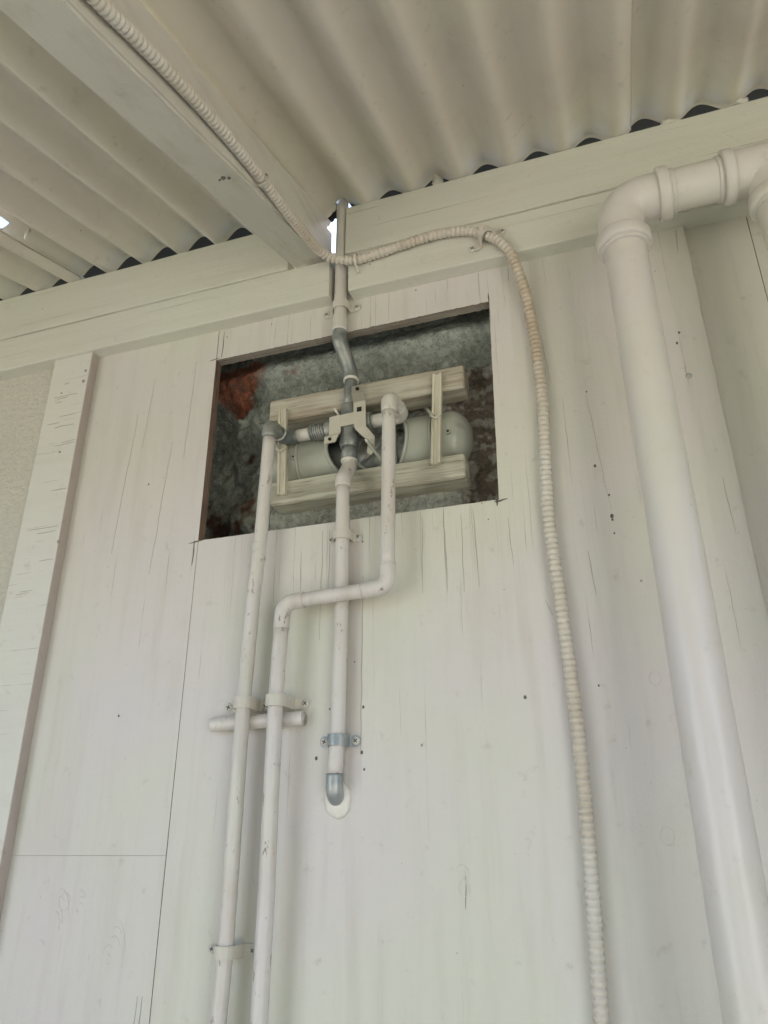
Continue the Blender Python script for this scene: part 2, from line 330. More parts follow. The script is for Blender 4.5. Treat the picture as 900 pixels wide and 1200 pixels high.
# ------------------------------------------------------------------ masonry core behind the panelling
def masonry_colour(x, z):
    f = noise.fractal(Vector((x * 16, z * 16, 3)), 1.0, 2.0, 4)
    g = noise.fractal(Vector((x * 45, z * 45, 8)), 1.0, 2.0, 4)
    col = Vector((0.29, 0.315, 0.28)) * (1 + 0.42 * f + 0.15 * g)
    def blend(c, m_): return col.lerp(Vector(c), max(0, min(1, m_)))
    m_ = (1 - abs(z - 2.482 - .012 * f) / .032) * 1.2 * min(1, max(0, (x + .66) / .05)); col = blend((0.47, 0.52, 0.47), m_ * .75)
    m_ = (0.058 - math.hypot((x + .725) / 1.3, z - 2.495)) * 75 + f * 1.6 + .2; col = blend((0.34, 0.125, 0.07) if g < .1 else (0.20, .09, .06), m_)
    m_ = (0.05 - math.hypot((x + .735) * .8, (z - 2.185) * .8)) * 30 + f * 2.0 + g; col = blend((0.10, 0.05, 0.035), m_)
    m_ = (0.012 - math.hypot(x + .70, z - 2.33)) * 90 + f * 1.5 + g; col = blend((0.12, 0.06, 0.04), m_ * .8)
    m_ = (0.01 - math.hypot((x + .585) * .5, z - 2.475)) * 90 + f * 1.5 + g; col = blend((0.20, 0.075, 0.05), m_ * .8)
    m_ = (x + .30 + (2.40 - z) * .25) * 18 + f * 1.2
    if z < 2.42: col = blend((0.20, 0.165, 0.14) if g < 0.12 else (0.40, 0.38, 0.34), m_ * .9)
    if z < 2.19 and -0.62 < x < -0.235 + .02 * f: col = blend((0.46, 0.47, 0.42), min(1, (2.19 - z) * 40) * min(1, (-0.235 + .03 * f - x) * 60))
    return col
bm = bmesh.new(); lay = bm.verts.layers.color.new('tint') if hasattr(bm.verts.layers, 'color') else None
x0, x1, z0, z1, st = -0.98, -0.06, 2.02, 2.80, 0.0036
nx, nz = int((x1 - x0) / st), int((z1 - z0) / st); cols = []
verts = []; faces = []
for j in range(nz + 1):
    for i in range(nx + 1):
        x = x0 + (x1 - x0) * i / nx; z = z0 + (z1 - z0) * j / nz
        f = noise.fractal(Vector((x * 14, 1.0, z * 14)), 1.0, 2.0, 5); g = noise.fractal(Vector((x * 70, 4.0, z * 70)), 1.0, 2.0, 4)
        y = 0.090 + 0.009 * f + 0.0042 * g
        y -= 0.034 * math.exp(-((z - 2.485 - .01 * f) / 0.034) ** 2)
        if z > 2.52: y += 0.012 * min(1, (z - 2.52) / .03)
        y += 0.05 * max(0, min(1, (-0.66 - x) / .08 + f * .6)) * (1 if z < 2.45 else 0.4)
        if z < 2.19 and -0.62 < x < -0.23: y = 0.0795 + 0.0008 * g
        if i in (0, nx) or j in (0, nz): y = 0.155
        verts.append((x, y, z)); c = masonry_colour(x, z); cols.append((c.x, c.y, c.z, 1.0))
for j in range(nz):
    for i in range(nx):
        a = j * (nx + 1) + i; faces.append((a, a + 1, a + nx + 2, a + nx + 1))
me = bpy.data.meshes.new('masonry_wall')
k = len(verts)
cb = [(-3.2, .15, -.09), (3.2, .15, -.09), (3.2, .15, 2.83), (-3.2, .15, 2.83), (-3.2, .35, -.09), (3.2, .35, -.09), (3.2, .35, 2.83), (-3.2, .35, 2.83)]
verts += cb; cols += [(0.3, 0.3, 0.27, 1)] * 8
faces += [tuple(k + q for q in f) for f in ((0, 1, 2, 3), (5, 4, 7, 6), (3, 2, 6, 7), (1, 5, 6, 2), (4, 0, 3, 7), (4, 5, 1, 0))]
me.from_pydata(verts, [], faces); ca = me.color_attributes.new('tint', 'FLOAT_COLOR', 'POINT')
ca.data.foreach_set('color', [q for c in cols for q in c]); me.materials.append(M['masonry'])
for p in me.polygons: p.use_smooth = True
o = bpy.data.objects.new('masonry_wall', me); C.objects.link(o)
tag(o, 'rough grey rendered masonry with red brick patches seen inside the cut opening', 'wall')
bm = None

# ------------------------------------------------------------------ painted sheet wall
wall = thing('panel_wall', (-0.2, 0, 0), 'pale green white painted plywood wall with a rectangular opening cut behind the pipes', 'wall')
T = 0.020
def jag(a, b, k, amp, seed, axis):
    """points from a to b with a ragged line (2-D)"""
    out = []
    for i in range(k + 1):
        t = i / k; x = a[0] + (b[0] - a[0]) * t; z = a[1] + (b[1] - a[1]) * t
        j = noise.fractal(Vector((t * k * .9, seed, 0)), 1.0, 2.0, 3) * amp * (1 if 0 < i < k else 0)
        out.append((x, z + j) if axis == 'z' else (x + j, z))
    return out
def sheet(name, pts, y0=0.0, y1=T, ragged=False, label=None):
    bm = poly_prism(pts, y0, y1)
    for f in bm.faces:
        if abs(f.normal.y) < .5:
            f.material_index = 2 if abs(f.normal.z) > .5 else 1
    o = obj(name, bm, None, wall, mats=[M['wall'], M['ply_edge'], M['ply_edge_h']])
    if label: o['label'] = label
    return o
HX0, HX1, HZ0, HZ1 = -0.7195, -0.168, 2.1025, 2.494
sheet('panel', [(-1.06, 1.585), (-.7200, 1.585), (-.7195, HZ0), (-.7200, HZ1), (-.7200, 2.62), (-1.06, 2.62)])
sheet('panel', [(-1.06, 0.0), (-.7200, 0.0), (-.7200, 1.5846), (-1.06, 1.5846)])
hole = jag((-.7188, HZ0), (HX1 - .004, HZ0), 70, .0008, 2, 'z') + jag((HX1 - .004, HZ0), (HX1 + .004, HZ1), 20, .0006, 5, 'x')[1:] + jag((HX1 + .004, HZ1), (-.7188, HZ1 - .001), 110, .0022, 9, 'z')[1:]
sheet('panel', [(-.7188, 0), (.1762, 0)] + [(.1762 - .0012 * noise.noise(Vector((z_ * 9, 0, 0))), z_) for z_ in [q * .06 + .1 for q in range(42)]] + [(.1762, 2.62), (-.7188, 2.62)] + list(reversed(hole)), label='large sheet with the opening cut into it')
sheet('panel', [(.1775, 0), (.2755, 0), (.2755, 2.62), (.1775, 2.62)], .011, .011 + T)
sheet('panel', [(.2770, 0), (1.9, 0), (1.9, 2.62), (.2770, 2.62)], .013, .013 + T)
# backing strips behind the joints, saw overcuts, splits and old screw holes in the sheet
bm = box(.165, .30, .0335, .039, 0, 2.6); box(-.735, -.7205, .0205, .024, .2, 2.09, bm=bm); obj('joint_backing', bm, M['joint'], wall)
def sliver(bm, p, q, w, y=-.0004, th=.0008):
    """thin tapered cut from p to q on the face y"""
    p = Vector((p[0], 0, p[1])); q = Vector((q[0], 0, q[1])); d = (q - p).normalized(); nn = Vector((-d.z, 0, d.x))
    pts = []; k = max(5, int((q - p).length / .01))
    for i in range(k + 1):
        t = i / k; ww = w * (0.2 + 0.8 * math.sin(math.pi * min(1, max(0, t * .85 + .1)))) * (1 + .5 * noise.noise(Vector((t * 9, p.z * 70, 4)))) * .5; c = p.lerp(q, t) + nn * noise.noise(Vector((t * k * .35, p.x * 50, p.z * 30))) * .0016
        pts.append((c + nn * ww, c - nn * ww))
    ring = [a for a, b in pts] + [b for a, b in reversed(pts)]
    poly_prism([(v.x, v.z) for v in ring], y, y + th, bm)
bm = bmesh.new()
for p, q, w in (((-.738, 2.0995), (-.700, 2.104), .0022), ((-.7265, 2.104), (-.7270, 2.056), .0022), ((-.164, 2.512), (-.165, 2.488), .0022),
                ((-.179, 2.0995), (-.158, 2.1015), .0028), ((-.1745, 2.113), (-.1755, 2.092), .0036), ((-.7085, 2.497), (-.7065, 2.56), .0015), ((-.735, 2.4935), (-.712, 2.4965), .0018)):
    sliver(bm, p, q, w)
obj('saw_cut', bm, M['slot'], wall)
bm = bmesh.new()
def spot(bm, x, z, r, asp=1.3, seed=0, y=-.0005):
    poly_prism([(x + r * math.cos(a) * (1 + .25 * noise.noise(Vector((a, seed, x * 90)))), z + r * asp * math.sin(a) * (1 + .25 * noise.noise(Vector((a, seed, z * 90))))) for a in [i * math.pi / 5 for i in range(10)]], y, y + .0009, bm)
for i, (x, z, r) in enumerate(((-.019, 2.137, .0028), (-.017, 2.272, .0018), (-.004, 2.085, .0022), (-.004, 2.05, .0035), (-.004, 2.044, .0022), (-.004, 2.022, .0018), (.137, 2.352, .0026), (.131, 2.333, .0026),
                               (-.402, 1.724, .0030), (-.475, 1.718, .0032), (-.398, 1.70, .0022), (-.400, 1.79, .0026), (-.403, 2.06, .0018), (-.455, 1.79, .0018), (-.415, 1.86, .0015), (-.45, 1.89, .0016), (-.84, 1.80, .0022), (-.842, 2.235, .0022), (-.155, 1.79, .003), (-.052, 1.80, .0018),
                               (-.70, 2.545, .0015), (-.60, 2.552, .0015), (-.30, 2.556, .0018), (-.20, 2.10, .001))):
    spot(bm, x, z, r * .72, 1.35, i)
obj('screw_hole', bm, M['slot'], wall)
bm = bmesh.new()
for p, q, w in (((-.0185, 2.265), (-.004, 2.06), .0010), ((.157, 2.09), (.160, 2.00), .0011), ((.10, 2.545), (.104, 2.51), .0012), ((.163, 2.56), (.160, 2.51), .0012),
                ((-.115, 1.93), (-.105, 1.905), .0013), ((-.045, 2.0), (-.040, 1.93), .0013), ((-.08, 2.40), (-.072, 2.30), .001), ((-.735, 1.40), (-.737, 1.33), .0022), ((-.744, 1.40), (-.746, 1.33), .0014), ((-.255, 1.52), (-.252, 1.56), .002),
                ((-.402, 2.00), (-.404, 1.72), .0013), ((-.462, 2.09), (-.463, 1.98), .0012), ((-.475, 2.09), (-.476, 1.90), .0010), ((-.36, 2.09), (-.361, 2.0), .0012),
                ((-.30, 2.09), (-.302, 1.96), .0010), ((-.262, 2.06), (-.262, 1.96), .0013), ((-.235, 2.085), (-.235, 1.955), .0011), ((-.215, 2.09), (-.212, 1.96), .0013), ((-.16, 2.07), (-.157, 1.99), .0012), ((-.89, 2.40), (-.905, 2.10), .0009), ((-.86, 2.48), (-.868, 2.32), .0008), ((-.80, 2.32), (-.815, 2.05), .0009), ((-.765, 2.50), (-.77, 2.28), .0009)):
    sliver(bm, p, q, w * .62)
obj('split', bm, M['faint'], wall)
# raised painted-over knots and a filled plug
bm = bmesh.new()
for x, z, r in ((.023, 1.805, .0075), (.010, 1.607, .0085), (-.255, 1.545, .008), (-.895, 1.52, .010)):
    P = [Vector((x + r * math.cos(a), -.0002, z + r * 1.25 * math.sin(a))) for a in [i * 2 * math.pi / 22 for i in range(22)]]
    tube(P + [P[0]], .0004, 6, bm, False)
obj('knot_ring', bm, M['wall'], wall, True)
bm = bmesh.new()
for cx0, cz0, k0, sp in ((-.253, 1.535, 5, .005), (-.905, 1.475, 7, .007), (-.80, 1.43, 6, .008), (-.865, 1.50, 4, .006), (-.10, 1.52, 3, .006)):
    for q in range(k0):
        rr = .006 + q * sp; a0 = random.uniform(.2, 1.2); a1 = a0 + random.uniform(.6, 1.8); dx = random.uniform(-.006, .006)
        P = [Vector((cx0 + dx + rr * .55 * math.cos(a0 + (a1 - a0) * t / 9), -.0001, cz0 + rr * 1.5 * math.sin(a0 + (a1 - a0) * t / 9) + .0015 * noise.noise(Vector((q, t * .8, 1))))) for t in range(10)]
        tube(P, [.0002 + .0005 * math.sin(math.pi * t / 9) for t in range(10)], 6, bm, False)
obj('paint_wrinkle', bm, M['wall'], wall, True)
bm = bmesh.new(); bmesh.ops.create_uvsphere(bm, u_segments=14, v_segments=8, radius=1)
for v in bm.verts: v.co = Vector((.139 + v.co.x * .0050, -.0002 + v.co.y * .0008, 2.269 + v.co.z * .0055))
obj('filler_plug', bm, M['galv'], wall, True)

# left stucco wall + trim board
bm = box(-3.2, -1.062, 0.002, 0.06, 0, 2.62); tag(obj('stucco_wall', bm, M['stucco'], origin=(-2, 0, 0)), 'cream roughcast wall left of the vertical trim board', 'wall')
bm = poly_prism([(-1.122, 0.0), (-1.012, 0.0), (-1.013, 2.572), (-1.111, 2.572)], -.022, .0005)
cut_along(bm, 2, .08); rough_bm(bm, .0012, 9, (1, .5, 0), 4)
bmesh.ops.bevel(bm, geom=[e for e in bm.edges if len(e.link_faces) == 2 and e.calc_face_angle(0) > 1], offset=.0012, segments=1, affect='EDGES')
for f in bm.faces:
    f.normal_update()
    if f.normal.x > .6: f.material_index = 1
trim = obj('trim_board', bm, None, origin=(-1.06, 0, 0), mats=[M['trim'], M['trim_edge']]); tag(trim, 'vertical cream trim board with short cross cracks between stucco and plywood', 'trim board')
bm = bmesh.new()
for (x, z, r) in ((-1.022, 2.52, .003), (-1.023, 2.494, .0035), (-1.05, 2.33, .0022), (-1.012, 2.13, .0035), (-1.075, 2.475, .0018)):
    spot(bm, x, z, r, 1.1, 3, -.0232)
for i in range(15):
    z = 2.50 - random.random() ** 1.3 * .56; xa = -1.095 + random.random() * .05; L = .008 + random.random() ** 1.5 * .075
    sliver(bm, (xa, z), (min(xa + L, -1.017), z + .001), .0006, -.0231)
obj('crack', bm, M['faint'], trim)

for x_, lb in ((-2.42, 'added brown wall at the left end, unseen, cutting grazing side light'), (1.90, 'added brown wall at the right end, unseen, cutting grazing side light')):
    bm = box(x_, x_ + .12, -1.62, -.035, .002, 2.30, .004); tag(obj('side_blocker', bm, M['side_block'], origin=(x_, -.8, 0)), lb, 'wall')  # unseen walls added at both ends to keep out grazing side light
# unseen hut added behind the camera to block the frontal light
light_blocker = thing('light_blocker', (.1, -3.8, -.10), 'added grey green hut across the yard, unseen, blocking frontal light', 'light_blocker')
bm = box(-1.7, 1.4, -4.4, -3.0, -.10, 2.3, .01); obj('wall', bm, M['light_blocker'], light_blocker)
bm = poly_prism([(-1.85, 2.304), (1.55, 2.304), (-.15, 2.85)], -4.5, -2.9); obj('roof', bm, M['near_black'], light_blocker)
bm = box(-.45, .45, -2.998, -2.97, -.09, 1.95, .006); obj('door', bm, M['cylinder'], light_blocker)
bm = box(-9, 9, -5.6, -5.4, -.10, 2.1, .01); tag(obj('bounce_wall', bm, M['yard'], origin=(0, -5.5, -.1)), 'added long pale wall behind the camera, unseen, bouncing sunlight back', 'wall')  # unseen pale wall added to reflect low sunlight onto the lean-to
# ------------------------------------------------------------------ beams
def board(name, x0, x1, y0, y1, z0, z1, mat, label, cat, seed, bev=.003, amp=.0012, cutaxis=0):
    bm = box(x0, x1, y0, y1, z0, z1); cut_along(bm, cutaxis, .05)
    bmesh.ops.bevel(bm, geom=[e for e in bm.edges if len(e.link_faces) == 2 and e.calc_face_angle(0) > 1], offset=bev, segments=2, affect='EDGES', profile=.6)
    rough_bm(bm, amp, 7, (0, .8, 1), seed)
    o = obj(name, bm, mat, origin=((x0 + x1) / 2, y1, z0), smooth=False)
    return tag(o, label, cat)
BY = -0.030
board('lower_beam', -2.4, -.4655, BY, .0785, 2.5655, 2.652, M['beam'], 'lower cream timber beam left of the vertical pipe, under the rafter end', 'beam', 1)
board('lower_beam', -.4265, 1.9, BY, .0785, 2.5655, 2.654, M['beam'], 'lower cream timber beam right of the vertical pipe, behind the elbow', 'beam', 2)
board('upper_beam', -2.4, -.556, BY - .001, .05, 2.6545, 2.772, M['beam'], 'upper cream board under the corrugated roof, ending against the left side of the rafter', 'beam', 3)
board('upper_beam', -.4335, 1.9, BY - .001, .05, 2.6565, 2.776, M['beam'], 'upper cream board under the corrugated roof, right of the vertical pipe', 'beam', 4)

# rafter
SL = 0.355
def zr(y): return 2.657 + (y + .04) * SL
bm = bmesh.new(); x0, x1 = -.549, -.4785
prof = [(x0, 0), (x1, 0), (x1, .1165), (x0, .1165)]
k = 70; rings = []
for i in range(k + 1):
    y = -1.55 + (1.55 + .012) * i / k
    rings.append([bm.verts.new((x, y, zr(y) + h)) for x, h in prof])
for a, b in zip(rings, rings[1:]):
    for j in range(4): bm.faces.new((a[j], a[(j + 1) % 4], b[(j + 1) % 4], b[j]))
bm.faces.new(rings[0]); bm.faces.new(list(reversed(rings[-1]))); bmesh.ops.recalc_face_normals(bm, faces=bm.faces[:])
bmesh.ops.bevel(bm, geom=[e for e in bm.edges if len(e.link_faces) == 2 and e.calc_face_angle(0) > 1], offset=.004, segments=3, affect='EDGES')
rough_bm(bm, .0025, 6, (1, 0, .7), 6); rough_bm(bm, .0012, 30, (1, 0, .7), 2)
rafter = obj('rafter', bm, M['rafter'], origin=(-.51, 0, 2.66)); tag(rafter, 'sloping cream rafter carrying the ribbed conduit on its side', 'rafter')
bm = bmesh.new()
for k_, (dx, dy, r) in enumerate(((0, 0, .0045), (.008, .004, .003), (-.008, .003, .002))):
    bmesh.ops.create_icosphere(bm, subdivisions=1, radius=r, matrix=Matrix.Translation((-.505 + dx, -.36 + dy, zr(-.36) + .0005)))
obj('nail_hole', bm, M['slot'], rafter)

# ------------------------------------------------------------------ corrugated roof
RS = 0.300
PITCH_L, PITCH_R = .0930, .0975
def roof_z(y): return 2.790 + (y + .03) * RS
def wave(x, side):
    if side == 'L': return .0180 * math.cos(2 * math.pi * (x + 1.243) / PITCH_L)
    return -.0155 * math.cos(2 * math.pi * (x + .296) / PITCH_R)
def corr(name, x0, x1, side, lift, label, ya=-1.5, yb=-.012, notch=None, edge_lift=None, ragged=0.0):
    xs = []; x = x0
    while x < x1 - 1e-6: xs.append(x); x += .0055
    xs.append(x1)
    ys = []; y = ya
    while y < yb - 1e-6: ys.append(y); y += .05 if y < -.35 else .02
    ys.append(yb)
    bm = bmesh.new(); th = .006
    def P(x, y, t):
        z = roof_z(y) + wave(x, side) + lift + t + .0035 * noise.noise(Vector((x * 3, y * 2, 5))) + .0022 * noise.noise(Vector((x * 11, y * 5, 9)))
        z += .0035 * noise.noise(Vector((x * 9, 2, 2))) * max(0, min(1, (y + .2) / .2))
        if edge_lift: z += edge_lift(x, y)
        yy = y
        return (x + .0012 * noise.noise(Vector((y * 5, x * 4, 1))), yy, z)
    for t in (0, th):
        g = [[bm.verts.new(P(x, y, t)) for x in xs] for y in ys]
        for j in range(len(ys) - 1):
            for i in range(len(xs) - 1):
                if notch and notch(xs[i], ys[j]): continue
                q = (g[j][i], g[j][i + 1], g[j + 1][i + 1], g[j + 1][i])
                bm.faces.new(q if t else tuple(reversed(q)))
        if t == 0: g0 = g
        else: g1 = g
    for j in range(len(ys) - 1):
        bm.faces.new((g0[j][0], g0[j + 1][0], g1[j + 1][0], g1[j][0])); bm.faces.new((g0[j + 1][-1], g0[j][-1], g1[j][-1], g1[j + 1][-1]))
    for i in range(len(xs) - 1):
        bm.faces.new((g0[0][i + 1], g0[0][i], g1[0][i], g1[0][i + 1])); bm.faces.new((g0[-1][i], g0[-1][i + 1], g1[-1][i + 1], g1[-1][i]))
    for v in [v for v in bm.verts if not v.link_faces]: bm.verts.remove(v)
    o = obj(name, bm, M['roof'], origin=((x0 + x1) / 2, 0, 2.78), smooth=True)
    return tag(o, label, 'roof sheet')
corr('corrugated_sheet', -2.4, -1.085, 'L', 0.0, 'corrugated roof sheet at far left, dropped slightly beneath its neighbour')
corr('corrugated_sheet', -1.118, -.512, 'L', .0075, 'cream corrugated roof sheet left of the rafter',
     edge_lift=lambda x, y: max(0, min(1, (-1.03 - x) / .05)) * (.010 + .030 * max(0, min(1, (-y - .08) / .30))), notch=lambda x, y: x < -1.088 and y < -.240)
corr('corrugated_sheet', -.508, .122, 'R', .001, 'cream corrugated roof sheet between the rafter and the lap joint',
     notch=lambda x, y: -.463 < x < -.440 and y > -.045)
corr('corrugated_sheet', .088, 1.9, 'R', .0085, 'corrugated roof sheet at right, lapped over its neighbour above the big pipe')
def baffle(x0, x1, label):  # dark sheet added over the roof void to keep the gaps black
    bm = bmesh.new(); vs = []
    for y, up in ((-.14, .034), (.02, .034), (.36, .036)):
        for t in (0, .002): vs.append([bm.verts.new((x, y, roof_z(y) + up + t)) for x in (x0, x1)])
    for a, b in ((0, 2), (2, 4)):
        bm.faces.new((vs[a][0], vs[a][1], vs[b][1], vs[b][0])); bm.faces.new((vs[a + 1][1], vs[a + 1][0], vs[b + 1][0], vs[b + 1][1]))
        for e in (0, 1): bm.faces.new((vs[a][e], vs[b][e], vs[b + 1][e], vs[a + 1][e]))
    bm.faces.new((vs[0][0], vs[1][0], vs[1][1], vs[0][1])); bm.faces.new((vs[4][0], vs[4][1], vs[5][1], vs[5][0])); bmesh.ops.recalc_face_normals(bm, faces=bm.faces[:])
    tag(obj('baffle', bm, M['near_black'], origin=((x0 + x1) / 2, .1, 2.84)), label, 'baffle')
baffle(-2.4, -.566, 'added near-black baffle darkening the gaps above the corrugated sheet, left of the rafter')
baffle(-.445, 1.9, 'added near-black baffle darkening the gaps above the corrugated sheet, right of the pipe')
bm = box(-.60, -.548, .0135, .0785, 2.655, 2.85); tag(obj('daylight_block', bm, M['near_black'], origin=(-.58, .06, 2.65)), 'added dark block stopping daylight left of the gap, behind the rafter end', 'block')  # dark blocks added beside the gap to stop stray daylight
bm = box(-.425, -.405, .02, .0785, 2.657, 2.84); tag(obj('daylight_block', bm, M['near_black'], origin=(-.415, .06, 2.65)), 'added dark block stopping daylight right of the vertical pipe, behind the upper board', 'block')

# ------------------------------------------------------------------ screws and clips
def screw(x, y, z, parent, r=.0052, mat=None, rot=.5, dirn=(0, -1, 0), painted=True):
    prof = [(0, r), (.0010, r), (.0022, r * .82), (.0028, r * .55)]
    d = Vector(dirn)
    o = obj('screw', tube([Vector((x, y, z)) + d * t for t, _ in prof], [q for _, q in prof], 14), mat or M['screw'], parent, True)
    bm = bmesh.new()
    for a in (rot, rot + math.pi / 2):
        b2 = box(-r * .55, r * .55, -.0003, .0003, -r * .13, r * .13)
        bmesh.ops.rotate(b2, verts=b2.verts, cent=(0, 0, 0), matrix=Matrix.Rotation(a, 3, 'Y'))
        bmesh.ops.translate(b2, verts=b2.verts, vec=(x, y - .0029, z))
        me = bpy.data.meshes.new("t"); b2.to_mesh(me); b2.free(); bm.from_mesh(me); bpy.data.meshes.remove(me)
    obj('cross_slot', bm, M['slot'], o)
    return o
def clip(label, cx, cz, yb, yc, r, L, Rr, w=.0078, mat=None, screws=(True, True), group='saddle clips holding the pipes to the wall', dzr=0.0, smat=None, sr=.0052):
    """saddle: flat tab, half loop over a pipe of radius r centred at y = yc, flat tab"""
    mat = mat or M['clip']
    t = thing('pipe_clip', (cx, yb, cz), label, 'pipe clip', group)
    pr = []; rr = r + .0016
    if L > 0:
        for q in (0, .15, .35, .6, .9): pr.append((-L + (L - rr - .003) * q, yb - .001, 'l', q))
        pr.append((-rr - .0005, yb - .0025, 'm', 0))
    else: pr.append((-rr, yb, 'm', 0))
    if yc < yb - .006: pr.append((-rr, (yb + yc) / 2, 'm', 0))
    for i in range(0, 13):
        a = math.pi * i / 12; pr.append((-rr * math.cos(a), yc - rr * math.sin(a), 'm', 0))
    if yc < yb - .006: pr.append((rr, (yb + yc) / 2, 'm', 0))
    if Rr > 0:
        pr.append((rr + .0005, yb - .0025, 'm', 0))
        for q in (.9, .6, .35, .15, 0): pr.append((Rr - (Rr - rr - .003) * q, yb - .001, 'l', q))
    else: pr.append((rr, yb, 'm', 0))
    bm = bmesh.new(); rows = []; P2 = [Vector((a, b)) for a, b, _, _ in pr]
    for i, (x, y, k_, q) in enumerate(pr):
        d = (P2[min(i + 1, len(P2) - 1)] - P2[max(i - 1, 0)]).normalized(); nrm = Vector((d.y, -d.x))
        hw = w
        if k_ == 'l': hw = w * {0: .35, .15: .78, .35: .98, .6: 1.0, .9: .95}[q]
        o_ = nrm * .0014
        dz = dzr * (x / .03)
        rows.append([bm.verts.new((cx + x, y, cz - hw + dz)), bm.verts.new((cx + x, y, cz + hw + dz)), bm.verts.new((cx + x + o_.x, y + o_.y, cz + hw + dz)), bm.verts.new((cx + x + o_.x, y + o_.y, cz - hw + dz))])
    for a, b in zip(rows, rows[1:]):
        for j in range(4): bm.faces.new((a[j], a[(j + 1) % 4], b[(j + 1) % 4], b[j]))
    bm.faces.new(rows[0]); bm.faces.new(list(reversed(rows[-1]))); bmesh.ops.recalc_face_normals(bm, faces=bm.faces[:])
    obj('strap', bm, mat, t)
    if L > 0 and screws[0]: screw(cx - L + w * .85, yb - .0020, cz - dzr * L / .03, t, sr, smat, .4)
    if Rr > 0 and screws[1]: screw(cx + Rr - w * .85, yb - .0020, cz + dzr * Rr / .03, t, sr, smat, .9)
    return t

# ------------------------------------------------------------------ copper / steel water pipes
r_ = .0116
# vertical feed through the roof
vp = thing('water_pipe', (-.447, -.014, 2.33), 'vertical cream pipe rising through the beam notch to the roof gap', 'pipe')
pipe_piece('pipe_run', [(-.447, -.014, 2.850), (-.4465, -.0145, 2.65), (-.447, -.015, 2.492)], .0122, M['pipe'], vp)
collar('socket', (-.447, -.015, 2.503), (0, 0, 1), .0140, .030, M['pipe'], vp)
collar('joint_ring', (-.447, -.015, 2.487), (0, 0, 1), .0146, .0045, M['ring'], vp)
pipe_piece('elbow', [(-.447, -.015, 2.486), (-.447, -.015, 2.466), (-.436, .018, 2.412), (-.4355, .020, 2.396)], .0140, M['fitting'], vp, .03, .0004, step=.004)
collar('joint_ring', (-.4358, .0195, 2.396), (0, 0.05, 1), .0146, .0050, M['ring'], vp)
pipe_piece('pipe_run', [(-.4358, .0195, 2.396), (-.4368, .020, 2.338)], .0120, M['fitting'], vp)
clip('small saddle clip with two round screws on the pipe just below the beam', -.4465, 2.5435, 0.0, -.014, .0135, .041, .037, .0090, dzr=.001, sr=.0066)

# cross fitting in the hole
tee = thing('cross_fitting', (-.437, .02, 2.24), 'dusty blue grey cross fitting in the middle of the opening, behind the bracket', 'pipe fitting')
ZL, ZR_, YC = 2.296, 2.300, .020
pipe_piece('body', [(-.437, YC, 2.338), (-.437, YC, 2.252)], .0165, M['fitting'], tee, seg=22, step=.008)
pipe_piece('side_body', [(-.470, YC, 2.297), (-.405, YC, 2.299)], .0160, M['fitting'], tee, seg=22, step=.008)
collar('collar', (-.437, YC, 2.266), (0, 0, 1), .0180, .016, M['fitting'], tee)
collar('collar', (-.437, YC, 2.334), (0, 0, 1), .0165, .014, M['fitting'], tee)
collar('collar', (-.474, YC, 2.297), (1, 0, 0), .0185, .016, M['fitting'], tee)
collar('collar', (-.401, YC, 2.299), (1, 0, 0), .0185, .016, M['fitting'], tee)
for i in range(7): collar('thread', (-.488 - i * .0042, YC, 2.2967), (1, .0, .12), .0150 + .0008 * (i % 2), .0034, M['fitting'], tee)
pipe_piece('lower_stub', [(-.437, YC, 2.256), (-.437, YC, 2.226)], .0140, M['fitting'], tee)

# left pipe
lp = thing('water_pipe', (-.573, -.03, 2.296), 'leftmost cream pipe, slightly bent, running down from the left elbow in the opening', 'pipe')
pipe_piece('pipe_run', [(-.5725, -.031, 2.270), (-.5765, -.031, 2.065), (-.5825, -.031, 1.975), (-.5880, -.031, 1.795), (-.590, -.030, 1.466), (-.600, -.028, 1.22), (-.612, -.028, .30), (-.612, -.028, .02)], .0114, M['pipe'], lp, .35)
collar('joint_ring', (-.5725, -.031, 2.274), (0, 0, 1), .0134, .0035, M['ring'], lp)
pipe_piece('elbow', [(-.5725, -.031, 2.272), (-.5722, -.031, 2.297), (-.571, .006, 2.2965), (-.569, .008, 2.296)], .0136, M['fitting'], lp, .016, .0004, step=.004)
collar('joint_ring', (-.570, .0005, 2.2965), (0, 1, 0), .0143, .004, M['ring'], lp)
pipe_piece('side_elbow', [(-.570, -.001, 2.2965), (-.568, .020, 2.2965), (-.545, .020, 2.2965), (-.540, .020, 2.2965)], .0138, M['fitting'], lp, .012, .0004, step=.004)
pipe_piece('branch', [(-.541, .020, 2.2965), (-.485, .020, 2.297)], .0118, M['ring'], lp)
collar('joint_ring', (-.5775, -.031, 2.052), (0, 0, 1), .0122, .030, M['pipe'], lp)

# right S-shaped pipe
sp = thing('water_pipe', (-.343, -.04, 2.30), 'S-shaped cream pipe stepping left below the opening, then running down to the floor', 'pipe')
pipe_piece('pipe_run', [(-.3425, -.040, 2.278), (-.3465, -.040, 1.996)], r_, M['pipe'], sp)
collar('joint_ring', (-.3425, -.040, 2.280), (0, 0, 1), .0134, .0035, M['ring'], sp)
pipe_piece('elbow', [(-.3425, -.040, 2.276), (-.3420, -.040, 2.305), (-.338, .002, 2.302), (-.3378, .004, 2.302)], .0138, M['pipe'], sp, .016, .0004, step=.004)
collar('joint_ring', (-.338, -.004, 2.303), (0, 1, 0), .0145, .004, M['ring'], sp)
pipe_piece('side_elbow', [(-.338, -.006, 2.303), (-.337, .020, 2.301), (-.358, .020, 2.300), (-.362, .020, 2.300)], .0138, M['pipe'], sp, .012, .0004, step=.004)
pipe_piece('branch', [(-.361, .020, 2.300), (-.398, .020, 2.299)], .0122, M['ring'], sp)
